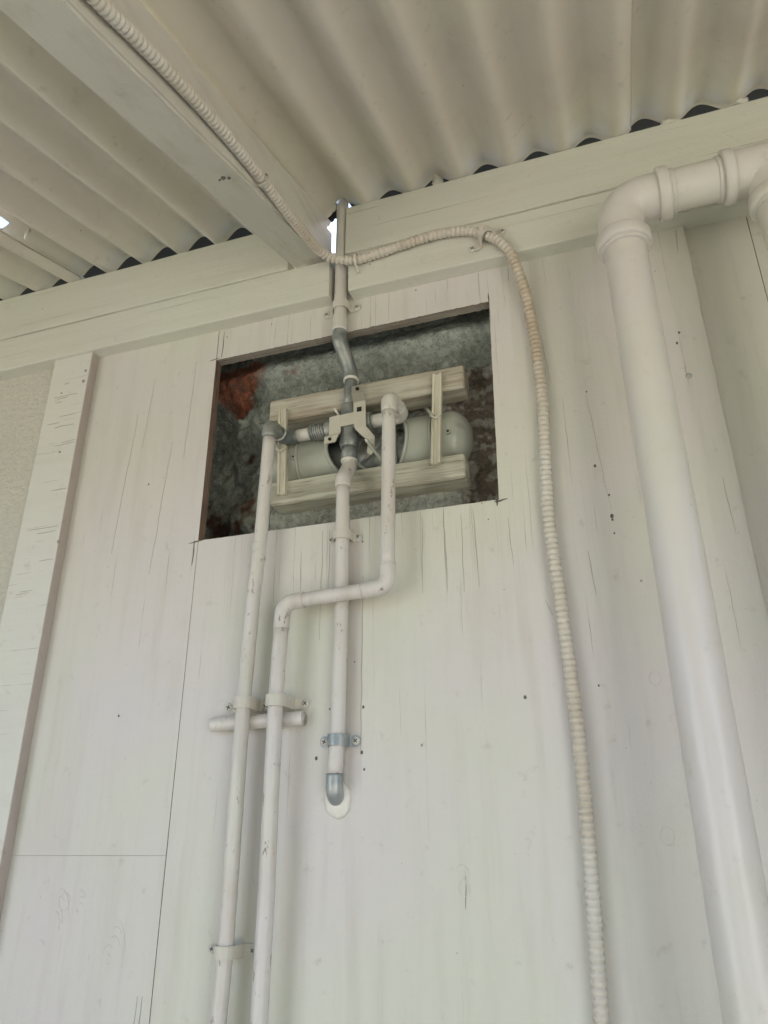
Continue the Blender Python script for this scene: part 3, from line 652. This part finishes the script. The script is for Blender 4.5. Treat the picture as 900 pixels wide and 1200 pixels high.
pipe_piece('elbow', [(-.3465, -.040, 2.000), (-.3468, -.040, 1.9635), (-.382, -.040, 1.9615), (-.388, -.040, 1.961)], .0128, M['pipe'], sp, .022, .0003, step=.004)
collar('joint_ring', (-.3465, -.040, 2.0005), (0, 0, 1), .0134, .0028, M['pipe'], sp)
pipe_piece('pipe_run', [(-.384, -.040, 1.9613), (-.497, -.040, 1.9560)], r_, M['pipe'], sp)
pipe_piece('elbow', [(-.488, -.040, 1.9565), (-.5235, -.040, 1.9545), (-.5245, -.040, 1.918), (-.5246, -.040, 1.912)], .0128, M['pipe'], sp, .022, .0003, step=.004)
collar('joint_ring', (-.488, -.040, 1.9565), (1, 0, 0), .0133, .0022, M['pipe'], sp)
pipe_piece('pipe_run', [(-.5246, -.040, 1.915), (-.5285, -.039, 1.795), (-.528, -.037, 1.55), (-.532, -.034, 1.20), (-.536, -.03, .02)], .0118, M['pipe'], sp, .3)

# middle pipe
mp = thing('water_pipe', (-.437, -.014, 1.65), 'middle cream pipe from the cross fitting down to a blue grey elbow entering the wall', 'pipe')
collar('joint_ring', (-.437, YC, 2.226), (0, 0, 1), .0152, .004, M['ring'], mp)
pipe_piece('elbow', [(-.437, YC, 2.230), (-.437, YC, 2.214), (-.4345, -.015, 2.172), (-.4345, -.015, 2.160)], .0136, M['pipe'], mp, .02, .0003, step=.004)
collar('joint_ring', (-.4345, -.015, 2.160), (0, 0, 1), .0140, .003, M['ring'], mp)
pipe_piece('pipe_run', [(-.4345, -.015, 2.162), (-.4335, -.015, 2.07), (-.4325, -.015, 1.95), (-.4355, -.0145, 1.74), (-.4390, -.0145, 1.690)], r_, M['pipe'], mp, .4)
pipe_piece('wall_elbow', [(-.4388, -.0145, 1.694), (-.4390, -.0145, 1.662), (-.4390, .018, 1.660)], .0128, M['galv'], mp, .018, .0003, step=.004)
bm = bmesh.new(); bmesh.ops.create_uvsphere(bm, u_segments=32, v_segments=16, radius=1)
for v in bm.verts:
    k_ = 1 + .12 * noise.noise(v.co * 1.4 + Vector((2, 0, 1))) + .05 * noise.noise(v.co * 5)
    v.co = Vector((-.4390 + v.co.x * .0215 * k_, -.0005 + v.co.y * .0085, 1.6590 + v.co.z * .0262 * k_))
obj('sealant_ring', bm, M['sealant'], mp, True)
clip('saddle clip on the middle pipe just below the opening', -.4335, 2.0685, 0.0, -.015, .0122, .032, .030, .0080, sr=.0055)
bm = None
clip('bluish saddle clip with two cross-head screws above the wall elbow', -.4355, 1.741, 0.0, -.0145, .0122, .033, .032, .0085, mat=M['galv'], sr=.0062)
clip('saddle clip on the leftmost pipe above the horizontal stub', -.5880, 1.8015, 0.0, -.031, .0120, .049, .022, .0090, sr=.0068, screws=(True, False))
clip('saddle clip on the S-shaped pipe above the horizontal stub', -.5285, 1.8005, 0.0, -.039, .0124, .043, .041, .0090, sr=.0068)
clip('lowest saddle clip, on the leftmost pipe near the bottom of the wall', -.5905, 1.4635, 0.0, -.030, .0120, .043, .036, .0082, sr=.0055)

# horizontal stub
st = thing('pipe_stub', (-.57, -.0125, 1.7755), 'short open-ended horizontal pipe stub lying behind the two left pipes', 'pipe')
bm = tube(resample([Vector((-.650, -.0125, 1.7745)), Vector((-.492, -.0125, 1.7765))], .02), .0112, 22, None, False, .0003)
tube([Vector((-.492, -.0125, 1.7765)), Vector((-.4916, -.0125, 1.7765)), Vector((-.4922, -.0125, 1.7765))], [.0112, .0104, .0094], 22, bm, False)
obj('pipe_run', bm, M['pipe'], st, True)
obj('end_cap', tube([Vector((-.6525, -.0125, 1.7744)), Vector((-.6515, -.0125, 1.7744)), Vector((-.649, -.0125, 1.7745))], [.0085, .0105, .0113], 22), M['pipe'], st, True)
obj('bore', tube([Vector((-.540, -.0125, 1.7765)), Vector((-.4922, -.0125, 1.7765))], .0095, 18, None, False), M['slot'], st)  # dark colour stands in for the shade inside the open end

# ------------------------------------------------------------------ bracket on the cross fitting
bk = thing('metal_bracket', (-.43, 0, 2.30), 'folded cream metal bracket clamped across the cross fitting', 'bracket')
YB = .0005; th = .0016
def plate(pts, y=YB, t=th): 
    b = poly_prism(pts, y - t, y); return b
obj('left_plate', plate([(-.4690, 2.3110), (-.4475, 2.3125), (-.4470, 2.2745), (-.4690, 2.2735)]), M['bracket'], bk)
obj('bridge', plate([(-.4474, 2.3120), (-.4220, 2.3135), (-.4180, 2.2900), (-.4240, 2.2890), (-.4474, 2.2880)], YB + .0006), M['bracket'], bk)
up = obj('upright_plate', plate([(-.4225, 2.3330), (-.3995, 2.3335), (-.3980, 2.2790), (-.4180, 2.2760), (-.4215, 2.2900)], YB - .0004), M['bracket'], bk)
bm = box(-.4155, -.4065, YB - .0026, YB - .0018, 2.3115, 2.3210); obj('square_hole', bm, M['dark'], up)
b = bmesh.new()
vs = [(-.4225, YB - .0020, 2.3325), (-.3995, YB - .0020, 2.3330), (-.3998, -.012, 2.345), (-.4225, -.012, 2.3445), (-.4225, -.011, 2.361), (-.3998, -.011, 2.3615)]
v_ = [b.verts.new(q) for q in vs]; b.faces.new((v_[0], v_[1], v_[2], v_[3])); b.faces.new((v_[3], v_[2], v_[5], v_[4]))
bmesh.ops.solidify(b, geom=b.faces[:], thickness=.0014); tp = obj('top_tab', b, M['bracket'], bk)
obj('tab_hole', tube([Vector((-.411, -.0112, 2.353)), Vector((-.411, -.0137, 2.353))], .0035, 10), M['dark'], tp)
b = bmesh.new()
vs = [(-.4180, YB - .0012, 2.2765), (-.3980, YB - .0012, 2.2795), (-.3985, .012, 2.256), (-.3850, .010, 2.262), (-.4000, .012, 2.232), (-.3850, .010, 2.232), (-.3925, .011, 2.226), (-.3985, .012, 2.245)]
v_ = [b.verts.new(q) for q in vs]; b.faces.new((v_[0], v_[1], v_[3], v_[2])); b.faces.new((v_[2], v_[3], v_[5], v_[6], v_[4], v_[7]))
bmesh.ops.recalc_face_normals(b, faces=b.faces[:]); bmesh.ops.solidify(b, geom=b.faces[:], thickness=.0016); obj('lower_leg', b, M['bracket'], bk)
b = bmesh.new()
vs = [(-.4660, YB - .0012, 2.2745), (-.4475, YB - .0012, 2.2755), (-.4475, -.010, 2.266), (-.4740, -.010, 2.266), (-.4740, -.010, 2.2525), (-.4530, -.010, 2.2525)]
v_ = [b.verts.new(q) for q in vs]; b.faces.new((v_[0], v_[1], v_[2], v_[3])); b.faces.new((v_[3], v_[2], v_[5], v_[4]))
bmesh.ops.recalc_face_normals(b, faces=b.faces[:]); bmesh.ops.solidify(b, geom=b.faces[:], thickness=.0014); bt = obj('bottom_tab', b, M['bracket'], bk)
obj('tab_hole', tube([Vector((-.463, -.0088, 2.2595)), Vector((-.463, -.0122, 2.2595))], .0030, 10), M['dark'], bt)
obj('bolt', tube([Vector((-.4550, .012, 2.318)), Vector((-.4610, .002, 2.330))], .0022, 10), M['ring'], bk, True)
obj('bolt', tube([Vector((-.3960, -.004, 2.249)), Vector((-.372, .030, 2.212))], .0032, 12), M['cylinder'], bk, True)
obj('bolt', tube([Vector((-.3970, -.006, 2.251)), Vector((-.3945, -.002, 2.246))], .0030, 12), M['ring'], bk, True)

# ------------------------------------------------------------------ battens, cylinder, cleats in the opening
def batten(x0, x1, z0, z1, mat, label, seed):
    bm = box(x0, x1, .035, .083, z0, z1); cut_along(bm, 0, .025)
    bmesh.ops.bevel(bm, geom=[e for e in bm.edges if len(e.link_faces) == 2 and e.calc_face_angle(0) > 1], offset=.002, segments=2, affect='EDGES')
    rough_bm(bm, .0014, 14, (.6, 1, 1), seed); rough_bm(bm, .0008, 60, (1, 1, 1), seed)
    return tag(obj('timber_batten', bm, mat, origin=((x0 + x1) / 2, .06, z0)), label, 'batten')
batten(-.611, -.225, 2.3465, 2.3955, M['batten_up'], 'brown weathered timber batten across the upper part of the opening', 1)
batten(-.598, -.231, 2.1680, 2.2150, M['batten_lo'], 'pale weathered timber batten across the lower part of the opening', 5)

cyl = thing('grey_cylinder', (-.42, .093, 2.277), 'grey green horizontal cylinder with domed ends behind the pipes, open in the middle', 'cylinder')
CX, CZ, CY, CR = -.412, 2.272, .0945, .058
EX, EZ = .078, .070
def shell(xa, xb, dome=None):
    bm = bmesh.new(); xs = []; x = xa
    while x < xb: xs.append(x); x += .0020
    xs.append(xb); K = 128; rows = []
    for x in xs:
        rr = CR
        if dome == 'R' and x > xb - .040: t = (x - (xb - .040)) / .040; rr = CR * math.sqrt(max(0.0004, 1 - t * t * .999))
        if dome == 'L' and x < xa + .030: t = ((xa + .030) - x) / .030; rr = CR * math.sqrt(max(0.0004, 1 - t * t * .96))
        rows.append([bm.verts.new((x, CY + rr * math.cos(2 * math.pi * k / K), CZ + rr * math.sin(2 * math.pi * k / K))) for k in range(K)])
    for a, b in zip(rows, rows[1:]):
        for k in range(K):
            q = (a[k], a[(k + 1) % K], b[(k + 1) % K], b[k]); c = sum((v.co for v in q), Vector()) / 4
            if c.y < CY and ((c.x - CX) / EX) ** 2 + ((c.z - CZ) / EZ) ** 2 < 1: continue
            bm.faces.new(q)
    for v in [v for v in bm.verts if not v.link_faces]: bm.verts.remove(v)
    return bm
obj('left_shell', shell(-.640, CX, 'L'), M['cylinder'], cyl, True)
obj('right_shell', shell(CX, -.222, 'R'), M['cylinder'], cyl, True)
for sgn in (-1, 1):
    P = []
    for i in range(-24, 25):
        a = i / 24 * 1.0; x = CX + sgn * EX * math.cos(a); z = CZ + EZ * math.sin(a)
        if abs(z - CZ) < CR * .985: P.append(Vector((x, CY - math.sqrt(CR ** 2 - (z - CZ) ** 2), z)))
    obj('rim', tube(P, .0038, 10), M['cylinder'], cyl, True)
for x in (-.551, -.292):
    P = [Vector((x, CY + (CR + .0003) * math.cos(a), CZ + (CR + .0003) * math.sin(a))) for a in [i * math.pi / 30 for i in range(61)]]
    obj('raised_band', tube(P, .0034, 10, None, False), M['cylinder'], cyl, True)
obj('inner_tube', tube(resample([Vector((-.54, CY + .012, CZ)), Vector((-.285, CY + .012, CZ))], .01), .042, 48), M['fitting'], cyl, True)
for xq in (-.455, -.368):
    obj('inner_collar', tube([Vector((xq - .006, CY + .012, CZ)), Vector((xq - .005, CY + .012, CZ)), Vector((xq + .005, CY + .012, CZ)), Vector((xq + .006, CY + .012, CZ))], [.042, .0465, .0465, .042], 48), M['cylinder'], cyl, False)
P = [Vector((CX + .004 + .034 * math.cos(a), CY - .034 + .004 * abs(math.sin(a)), CZ - .012 + .032 * math.sin(a))) for a in [i * math.pi / 20 for i in range(41)]]
obj('boss_rim', tube(P, .0032, 8, None, False), M['cylinder'], cyl, True)
obj('boss', tube([Vector((CX + .004, CY - .020, CZ - .012)), Vector((CX + .004, CY - .034, CZ - .012)), Vector((CX + .004, CY - .030, CZ - .012))], [.034, .033, .028], 36), M['fitting'], cyl, True)
for (x, z) in ((-.258, 2.262), (-.555, 2.262)):
    yy = CY - math.sqrt(CR ** 2 - (z - CZ) ** 2) - .001
    s_ = obj('screw', tube([Vector((x, yy + .002, z)), Vector((x, yy - .0015, z)), Vector((x, yy - .0025, z))], [.0048, .0048, .003], 12), M['cylinder'], cyl, True)
    obj('screw_slot', tube([Vector((x, yy - .0024, z)), Vector((x, yy - .0032, z))], .0022, 8), M['dark'], s_)

def cleat(xt, xb, zt, zb, label):
    t = thing('batten_cleat', (xb, .033, zb), label, 'cleat', 'cleats spanning the two battens')
    w = .0082
    def slab(dx0, dx1, y0, y1):
        bm = bmesh.new(); rows = []
        for i in range(9):
            f = i / 8; z = zb + (zt - zb) * f; x = xb + (xt - xb) * f
            rows.append([bm.verts.new(q) for q in ((x + dx0, y0, z), (x + dx1, y0, z), (x + dx1, y1, z), (x + dx0, y1, z))])
        for a, b in zip(rows, rows[1:]):
            for j in range(4): bm.faces.new((a[j], a[(j + 1) % 4], b[(j + 1) % 4], b[j]))
        bm.faces.new(rows[0]); bm.faces.new(list(reversed(rows[-1]))); bmesh.ops.recalc_face_normals(bm, faces=bm.faces[:])
        return rough_bm(bm, .0005, 40)
    obj('strip', slab(-w, w, .0275, .0345), M['cleat'], t)
    obj('edge_rib', slab(-w, -w * .45, .0245, .0272), M['cleat'], t)
    obj('edge_rib', slab(w * .45, w, .0245, .0272), M['cleat'], t)
    zm, xm = (zt + zb) / 2 + .004, (xt + xb) / 2
    P = [Vector((xm + .0095 * math.cos(a), .0225 - .0035 * math.sin(a * 1), zm + .004 * math.cos(a * 2) - .004)) for a in [math.pi * i / 14 for i in range(15)]]
    obj('eye', tube(P, .0022, 8), M['cleat'], t, True)
    obj('rod', tube([Vector((xm - .004, .021, zm - .003)), Vector((xm - .016, .030, zm + .016)), Vector((xm - .022, .040, zm + .026))], .0030, 10), M['cylinder'], t, True)
    return t
cleat(-.5790, -.5715, 2.366, 2.184, 'left narrow cream cleat with an eye bolt, beside the left elbow')
cleat(-.2715, -.2805, 2.379, 2.1985, 'right narrow cream cleat with an eye bolt, near the domed end')

# ------------------------------------------------------------------ ribbed conduit
cd = thing('ribbed_conduit', (-.15, -.04, 2.6), 'ribbed cream flexible conduit from the rafter across the beam and down the wall', 'conduit')
ctrl = [(-.4655, -1.00, 2.345), (-.4655, -.80, 2.413), (-.4665, -.692, 2.452), (-.4670, -.634, 2.477), (-.4670, -.567, 2.503), (-.4670, -.454, 2.542), (-.4680, -.36, 2.569), (-.4685, -.30, 2.583), (-.4690, -.21, 2.603), (-.4690, -.13, 2.621), (-.4660, -.082, 2.632),
        (-.448, -.054, 2.631), (-.409, -.0425, 2.624), (-.366, -.041, 2.627), (-.315, -.041, 2.633), (-.265, -.041, 2.638), (-.225, -.041, 2.637), (-.192, -.041, 2.631), (-.168, -.041, 2.619), (-.147, -.041, 2.603),
        (-.129, -.0405, 2.584), (-.115, -.037, 2.560), (-.104, -.028, 2.520), (-.0955, -.018, 2.470), (-.091, -.0125, 2.41), (-.0885, -.0120, 2.36), (-.088, -.0120, 2.246), (-.096, -.0120, 2.065), (-.0915, -.0120, 1.928), (-.0860, -.0120, 1.746), (-.087, -.0120, 1.588), (-.093, -.0120, 1.41), (-.096, -.012, 1.2), (-.10, -.012, .6), (-.10, -.012, .02)]
def catmull(P, step):
    P = [Vector(p) for p in P]; P = [P[0] * 2 - P[1]] + P + [P[-1] * 2 - P[-2]]; out = []
    for i in range(1, len(P) - 2):
        L = (P[i + 1] - P[i]).length; k = max(2, int(L / step))
        for j in range(k):
            t = j / k; a, b, c, d = P[i - 1], P[i], P[i + 1], P[i + 2]
            out.append(.5 * ((2 * b) + (c - a) * t + (2 * a - 5 * b + 4 * c - d) * t * t + (3 * b - a - 3 * c + d) * t ** 3))
    out.append(P[-2]); return out
P = catmull(ctrl, .0011); s = 0.0; rad = []
for i, p in enumerate(P):
    if i: s += (p - P[i - 1]).length
    w_ = abs(math.sin(math.pi * s / .0088)); rad.append(.0066 + .0031 * w_ ** .6)
obj('ribbed_sleeve', tube(P, rad, 16), M['conduit'], cd, True)
# saddle at the bend
def ribbon(path, w, th, bm=None):
    """flat strip through (point, width direction) pairs"""
    bm = bm or bmesh.new(); rows = []; Q = [Vector(p) for p, _ in path]
    for i, (p, wd) in enumerate(path):
        p = Vector(p); wd = Vector(wd).normalized(); T_ = (Q[min(i + 1, len(Q) - 1)] - Q[max(i - 1, 0)]).normalized(); nr = T_.cross(wd).normalized() * th
        rows.append([bm.verts.new(q) for q in (p - wd * w, p + wd * w, p + wd * w + nr, p - wd * w + nr)])
    for a, b in zip(rows, rows[1:]):
        for j in range(4): bm.faces.new((a[j], a[(j + 1) % 4], b[(j + 1) % 4], b[j]))
    bm.faces.new(rows[0]); bm.faces.new(list(reversed(rows[-1]))); bmesh.ops.recalc_face_normals(bm, faces=bm.faces[:]); return bm
t = thing('conduit_clip', (-.155, BY, 2.605), 'wide saddle clip holding the conduit where it bends down over the beam', 'pipe clip')
A = Vector((-.1800, BY, 2.5925)); B = Vector((-.1265, BY, 2.6170)); ax = (B - A).normalized(); wd = Vector((-ax.z, 0, ax.x)); mid = (A + B) / 2; path = []
half = (B - A).length / 2
for q in (-1.0, -.8, -.55): path.append((mid + ax * half * q + Vector((0, -.001, 0)), wd))
for i in range(11):
    a_ = math.pi * i / 10; path.append((mid + ax * (-.0140 * math.cos(a_)) + wd * .0060 * math.sin(a_) + Vector((0, -.008 - .0180 * math.sin(a_), 0)), wd))
for q in (.55, .8, 1.0): path.append((mid + ax * half * q + Vector((0, -.001, 0)), wd))
obj('strap', ribbon(path, .0082, .0015), M['clip'], t)
screw(A.x - .002, BY - .002, A.z, t, .0062); screw(B.x + .001, BY - .002, B.z, t, .0058)
# small straps
t = thing('conduit_clip', (-.405, BY, 2.62), 'thin white strap nailed over the conduit just right of the vertical pipe', 'pipe clip')
path = []
for i in range(11):
    a_ = math.pi * i / 10; path.append(((-.4045 - .001 * i / 10, BY - .0105 - .0118 * math.sin(a_), 2.6235 + .0125 * math.cos(a_)), (1, 0, 0)))
path.append(((-.4045, BY - .001, 2.6045), (1, 0, 0))); path.append(((-.4035, BY - .0012, 2.598), (1, 0, 0)))
obj('strap', ribbon(path, .0026, .0014), M['clip'], t)
t = thing('conduit_clip', (-.478, -.30, 2.585), 'small strap around the conduit on the side of the rafter', 'pipe clip')
path = []
for i in range(13):
    a_ = -.4 + (math.pi + .9) * i / 12; path.append(((-.4685 + .0116 * math.sin(a_), -.305, 2.582 + .0118 * math.cos(a_)), (0, .97, .2)))
obj('strap', ribbon(path, .0032, .0014), M['clip'], t)

# ------------------------------------------------------------------ big soil pipe
YP, RP = -.120, .0330
bp = thing('soil_pipe', (.069, YP, 1.2), 'thick cream drain pipe with a collared elbow running along the beam and down the wall', 'pipe')
pipe_piece('downpipe', [(.0690, YP, 2.462), (.0705, YP, 1.95), (.0690, YP, 1.48), (.0680, YP, .9), (.068, YP, .01)], RP - .001, M['bigpipe'], bp, .5, .0006, 40, .015)
P = arc_path([(.0690, YP, 2.445), (.0690, YP, 2.530), (.150, YP, 2.5315)], .066, 16)
P = resample(P, .006); obj('elbow', tube(P, [RP + .0018 for _ in P], 40, wob=.0006), M['bigpipe'], bp, True)
def lip(p, d, r, L, name='collar', mt=None):
    p = Vector(p); d = Vector(d).normalized(); prof = [(-.54, r - .005), (-.5, r - .0015), (-.42, r), (-.1, r + .0006), (.1, r - .0002), (.42, r + .0004), (.5, r - .0015), (.54, r - .005)]
    return obj(name, tube([p + d * L * t_ for t_, _ in prof], [q for _, q in prof], 44, wob=.0008), mt or M['bigpipe'], bp, True)
lip((.0690, YP, 2.452), (0, 0, 1), RP + .0082, .022); lip((.0690, YP, 2.4385), (0, 0, 1), RP + .0040, .008)
lip((.1385, YP, 2.5314), (1, 0, .02), RP + .0082, .017); lip((.1515, YP, 2.5316), (1, 0, .02), RP + .0015, .008, 'sealant_bead')
pipe_piece('cross_run', [(.140, YP, 2.5314), (.235, YP, 2.5334)], RP - .0005, M['bigpipe'], bp, 0, .0008, 40, .01)
lip((.2200, YP, 2.5330), (1, 0, .02), RP + .0015, .008, 'sealant_bead'); lip((.2320, YP, 2.5332), (1, 0, .02), RP + .0082, .016)
P = resample([Vector((.232, YP, 2.5332)), Vector((.47, YP, 2.538))], .008); obj('tee_body', tube(P, RP + .0035, 40, wob=.0006), M['bigpipe'], bp, True)
P = resample(arc_path([(.235, YP, 2.534), (.292, YP, 2.532), (.292, YP, 2.455)], .05, 14), .006); obj('tee_branch', tube(P, RP + .0035, 40, wob=.0006), M['bigpipe'], bp, True)
lip((.2915, YP, 2.468), (0, 0, 1), RP + .0082, .022)
pipe_piece('branch_pipe', [(.2915, YP, 2.47), (.2925, YP, 1.9), (.293, YP, .01)], RP - .001, M['bigpipe'], bp, 0, .0006, 40, .03)
pipe_piece('cross_run', [(.46, YP, 2.5378), (1.9, YP, 2.560)], RP - .0005, M['bigpipe'], bp, 0, .0006, 32, .05)

# ------------------------------------------------------------------ small bits
bm = tube([Vector((.001, -.034, 2.776)), Vector((.0025, -.038, 2.800))], .0024, 8); tag(obj('wooden_peg', bm, M['ring'], origin=(0, -.034, 2.776)), 'tiny white peg sticking up from the upper board by the roof', 'peg')
def blob(x, y, z, s, seed, sub=3):
    bm = bmesh.new(); bmesh.ops.create_icosphere(bm, subdivisions=sub, radius=1)
    for v in bm.verts:
        k_ = 1 + .55 * noise.fractal(v.co * 1.6 + Vector((seed, 0, 0)), 1, 2, 3); v.co = Vector((x + v.co.x * s[0] * k_, y + v.co.y * s[1] * k_, z + v.co.z * s[2] * k_))
    return bm
tag(obj('foam_lump', blob(-.245, -.016, 2.795, (.012, .012, .016), 3), M['foam'], None, True, (-.245, -.016, 2.78)), 'white lump of dried foam in the roof gap right of the vertical pipe', 'foam')
tag(obj('foam_lump', blob(.185, -.016, 2.79, (.016, .012, .012), 8), M['foam'], None, True, (.185, -.016, 2.78)), 'pale lump of dried foam in the roof gap above the big pipe', 'foam')
tag(obj('foam_lump', blob(.30, -.016, 2.793, (.016, .012, .014), 11), M['foam'], None, True, (.30, -.016, 2.78)), 'pale lump of dried foam in the roof gap at the right edge', 'foam')
nz_ = roof_z(-.2) + .004
bm = tube([Vector((-1.066, -.2, nz_ + .018)), Vector((-1.068, -.202, nz_ - .004)), Vector((-1.068, -.203, nz_ - .010))], [.0045, .003, .0012], 10)
tag(obj('roof_nail', bm, M['ring'], None, True, (-1.066, -.2, nz_)), 'white painted nail tip poking through the lifted roof sheet at left', 'nail')
bm = blob(-.449, -.012, 2.834, (.030, .020, .016), 5); tag(obj('foam_lump', bm, M['foam'], None, True, (-.447, -.014, 2.84)), 'lump of sealant around the vertical pipe where it meets the roof', 'sealant')

tag(obj('dark_lump', blob(-.483, -.004, 2.800, (.023, .014, .0145), 15), M['near_black'], None, True, (-.486, -.004, 2.79)), 'added dark lump above the rafter end, narrowing the daylight gap', 'stopper')  # dark lump added to make the bright sky opening smaller
